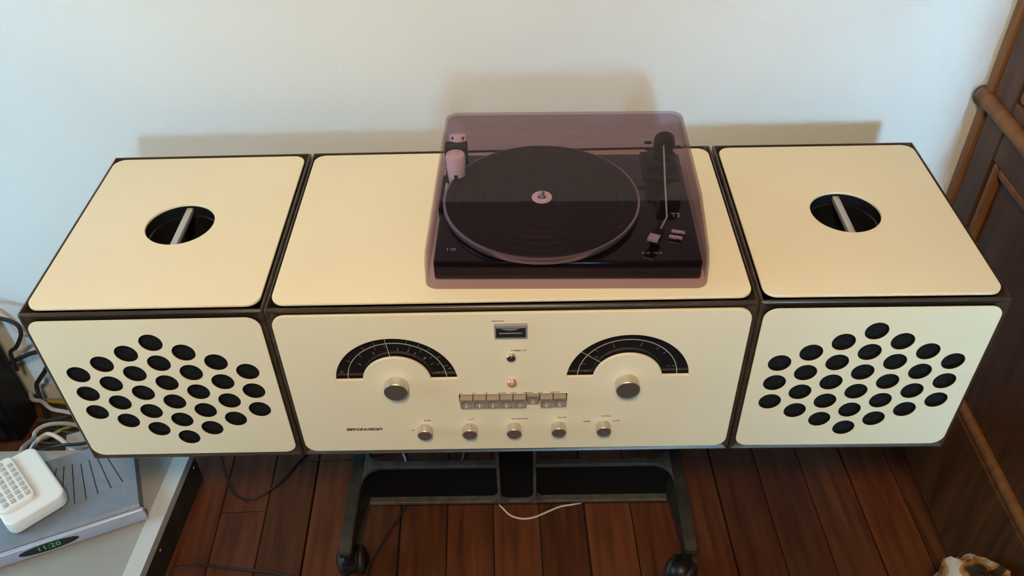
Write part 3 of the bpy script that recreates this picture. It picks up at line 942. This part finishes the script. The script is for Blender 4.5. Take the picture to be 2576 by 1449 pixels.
cord('hanging_cord', 'grey cord hanging behind the stand crossbeam nearer its column', [(-0.098, 0.352, fz + 0.10), (-0.102, 0.33, fz + 0.02), (-0.107, 0.301, fz + 0.004), (-0.11, 0.28, fz + 0.003), (-0.118, 0.262, fz + 0.003), (-0.13, 0.235, fz + 0.003)], 0.0022, 'cordgrey', 'grey cords behind the stand')
# tangle between the box and the wall
cord('white_cord', 'white cord draped down the wall behind the black box', [(-1.03, 0.445, -0.35), (-0.986, 0.448, -0.408), (-0.978, 0.448, -0.424), (-0.966, 0.446, -0.453), (-0.93, 0.445, -0.475), (-0.88, 0.44, -0.56)], 0.004, 'cordwhite')
cord('black_cord', 'black cord bowing out beside the black box near the wall', [(-0.98, 0.40, -0.366), (-0.947, 0.40, -0.375), (-0.932, 0.40, -0.384), (-0.927, 0.40, -0.397), (-0.933, 0.40, -0.418), (-0.955, 0.402, -0.449), (-0.975, 0.405, -0.468), (-0.985, 0.41, -0.52)], 0.004, 'cordblack')
cord('black_cord', 'dark cord stretched level from the black box behind the speaker', [(-1.0, 0.42, -0.510), (-0.966, 0.42, -0.493), (-0.939, 0.42, -0.482), (-0.88, 0.42, -0.47)], 0.0045, 'cordblack')
cord('black_cord', 'dark cord sagging toward the floor behind the speaker', [(-0.905, 0.42, -0.48), (-0.937, 0.42, -0.531), (-0.960, 0.42, -0.559), (-0.975, 0.42, -0.585), (-0.97, 0.40, -0.652)], 0.0045, 'cordblack')
cord('yellow_cord', 'yellow cord lying along the floor at the wall', onfloor([(-1.034, 0.447), (-1.003, 0.444), (-0.959, 0.440), (-0.90, 0.43), (-0.84, 0.42)], 0.004, 0.006), 0.004, 'cordyellow')
cord('yellow_cord', 'yellow cord lying askew behind the low platform', onfloor([(-0.968, 0.335), (-0.95, 0.349), (-0.929, 0.367), (-0.907, 0.377), (-0.86, 0.39)], 0.0035, 0.004), 0.0035, 'cordyellow')
cord('grey_cord', 'grey cord snaking over the tangle from the black box', [(-1.004, 0.432, -0.612), (-0.987, 0.409, -0.605), (-0.962, 0.398, -0.60), (-0.934, 0.378, -0.60), (-0.903, 0.371, -0.602), (-0.85, 0.37, -0.62)], 0.0042, 'cordgrey')
cord('white_cord', 'white cord arching from the telephone into the tangle', [(-0.888, 0.195, -0.520), (-0.905, 0.232, -0.540), (-0.928, 0.290, -0.585), (-0.931, 0.306, -0.585), (-0.924, 0.322, -0.588), (-0.908, 0.332, -0.592), (-0.885, 0.342, -0.605), (-0.86, 0.352, -0.63)], 0.0042, 'cordgrey')
cord('white_cord', 'white cord arching over to the back of the set-top box', [(-0.960, 0.265, -0.640), (-0.936, 0.291, -0.606), (-0.921, 0.307, -0.598), (-0.906, 0.309, -0.596), (-0.882, 0.297, -0.598), (-0.860, 0.280, -0.602), (-0.839, 0.266, -0.610), (-0.825, 0.262, -0.64)], 0.0045, 'cordwhite')
cord('black_cord', 'black cord lying along the back of the set-top box', [(-0.935, 0.262, -0.60), (-0.862, 0.2555, -0.566), (-0.820, 0.2560, -0.562), (-0.78, 0.266, -0.566), (-0.70, 0.29, -0.60)], 0.0032, 'cordblack')
for k, (pts, m, r, lab) in enumerate([
    ([(-0.99, 0.395), (-0.95, 0.40), (-0.91, 0.415), (-0.86, 0.40), (-0.80, 0.41)], 'cordgreen', 0.004, 'dark green cord in the tangle on the floor by the wall'),
    ([(-0.98, 0.36), (-0.94, 0.37), (-0.90, 0.36), (-0.84, 0.38), (-0.78, 0.37)], 'cordblack', 0.005, 'thick black cord in the tangle on the floor'),
    ([(-0.97, 0.34), (-0.93, 0.335), (-0.89, 0.345), (-0.85, 0.33), (-0.80, 0.345)], 'cordblack', 0.004, 'black cord in the tangle nearest the low platform')]):
    cord('black_cord' if m == 'cordblack' else 'green_cord', lab, onfloor(pts, r), r, m)

# power adapter in the tangle
pa_ = obj('power_adapter', rot_box(nb(), (-0.850, 0.318, -FZ + 0.020), (0.075, 0.05, 0.040), 0.35, bev=0.004), 'cordgrey')
setp(pa_, 'grey power adapter block lying among the cords behind the set-top box', 'power adapter')
recentre(pa_)

# ================================================================== PATTERNED BUNDLE
b = nb()
bmesh.ops.create_icosphere(b, subdivisions=4, radius=1)
from mathutils import noise
for vtx in b.verts:
    p = vtx.co.copy()
    k = 1 + 0.22 * noise.noise(p * 2.1) + 0.10 * noise.noise(p * 5.0 + Vector((3, 1, 2)))
    p *= k
    if p.z < -0.75: p.z = -0.75
    vtx.co = Vector((0.680 + p.x * 0.046, -0.118 + p.y * 0.09, -FZ + 0.096 + p.z * 0.130))
bd = obj('patterned_cushion', b, 'cloth', smooth=True)
setp(bd, 'crumpled white, orange and brown patterned cushion on the floor by the wooden door', 'cushion')
recentre(bd)
bpy.context.view_layer.update()
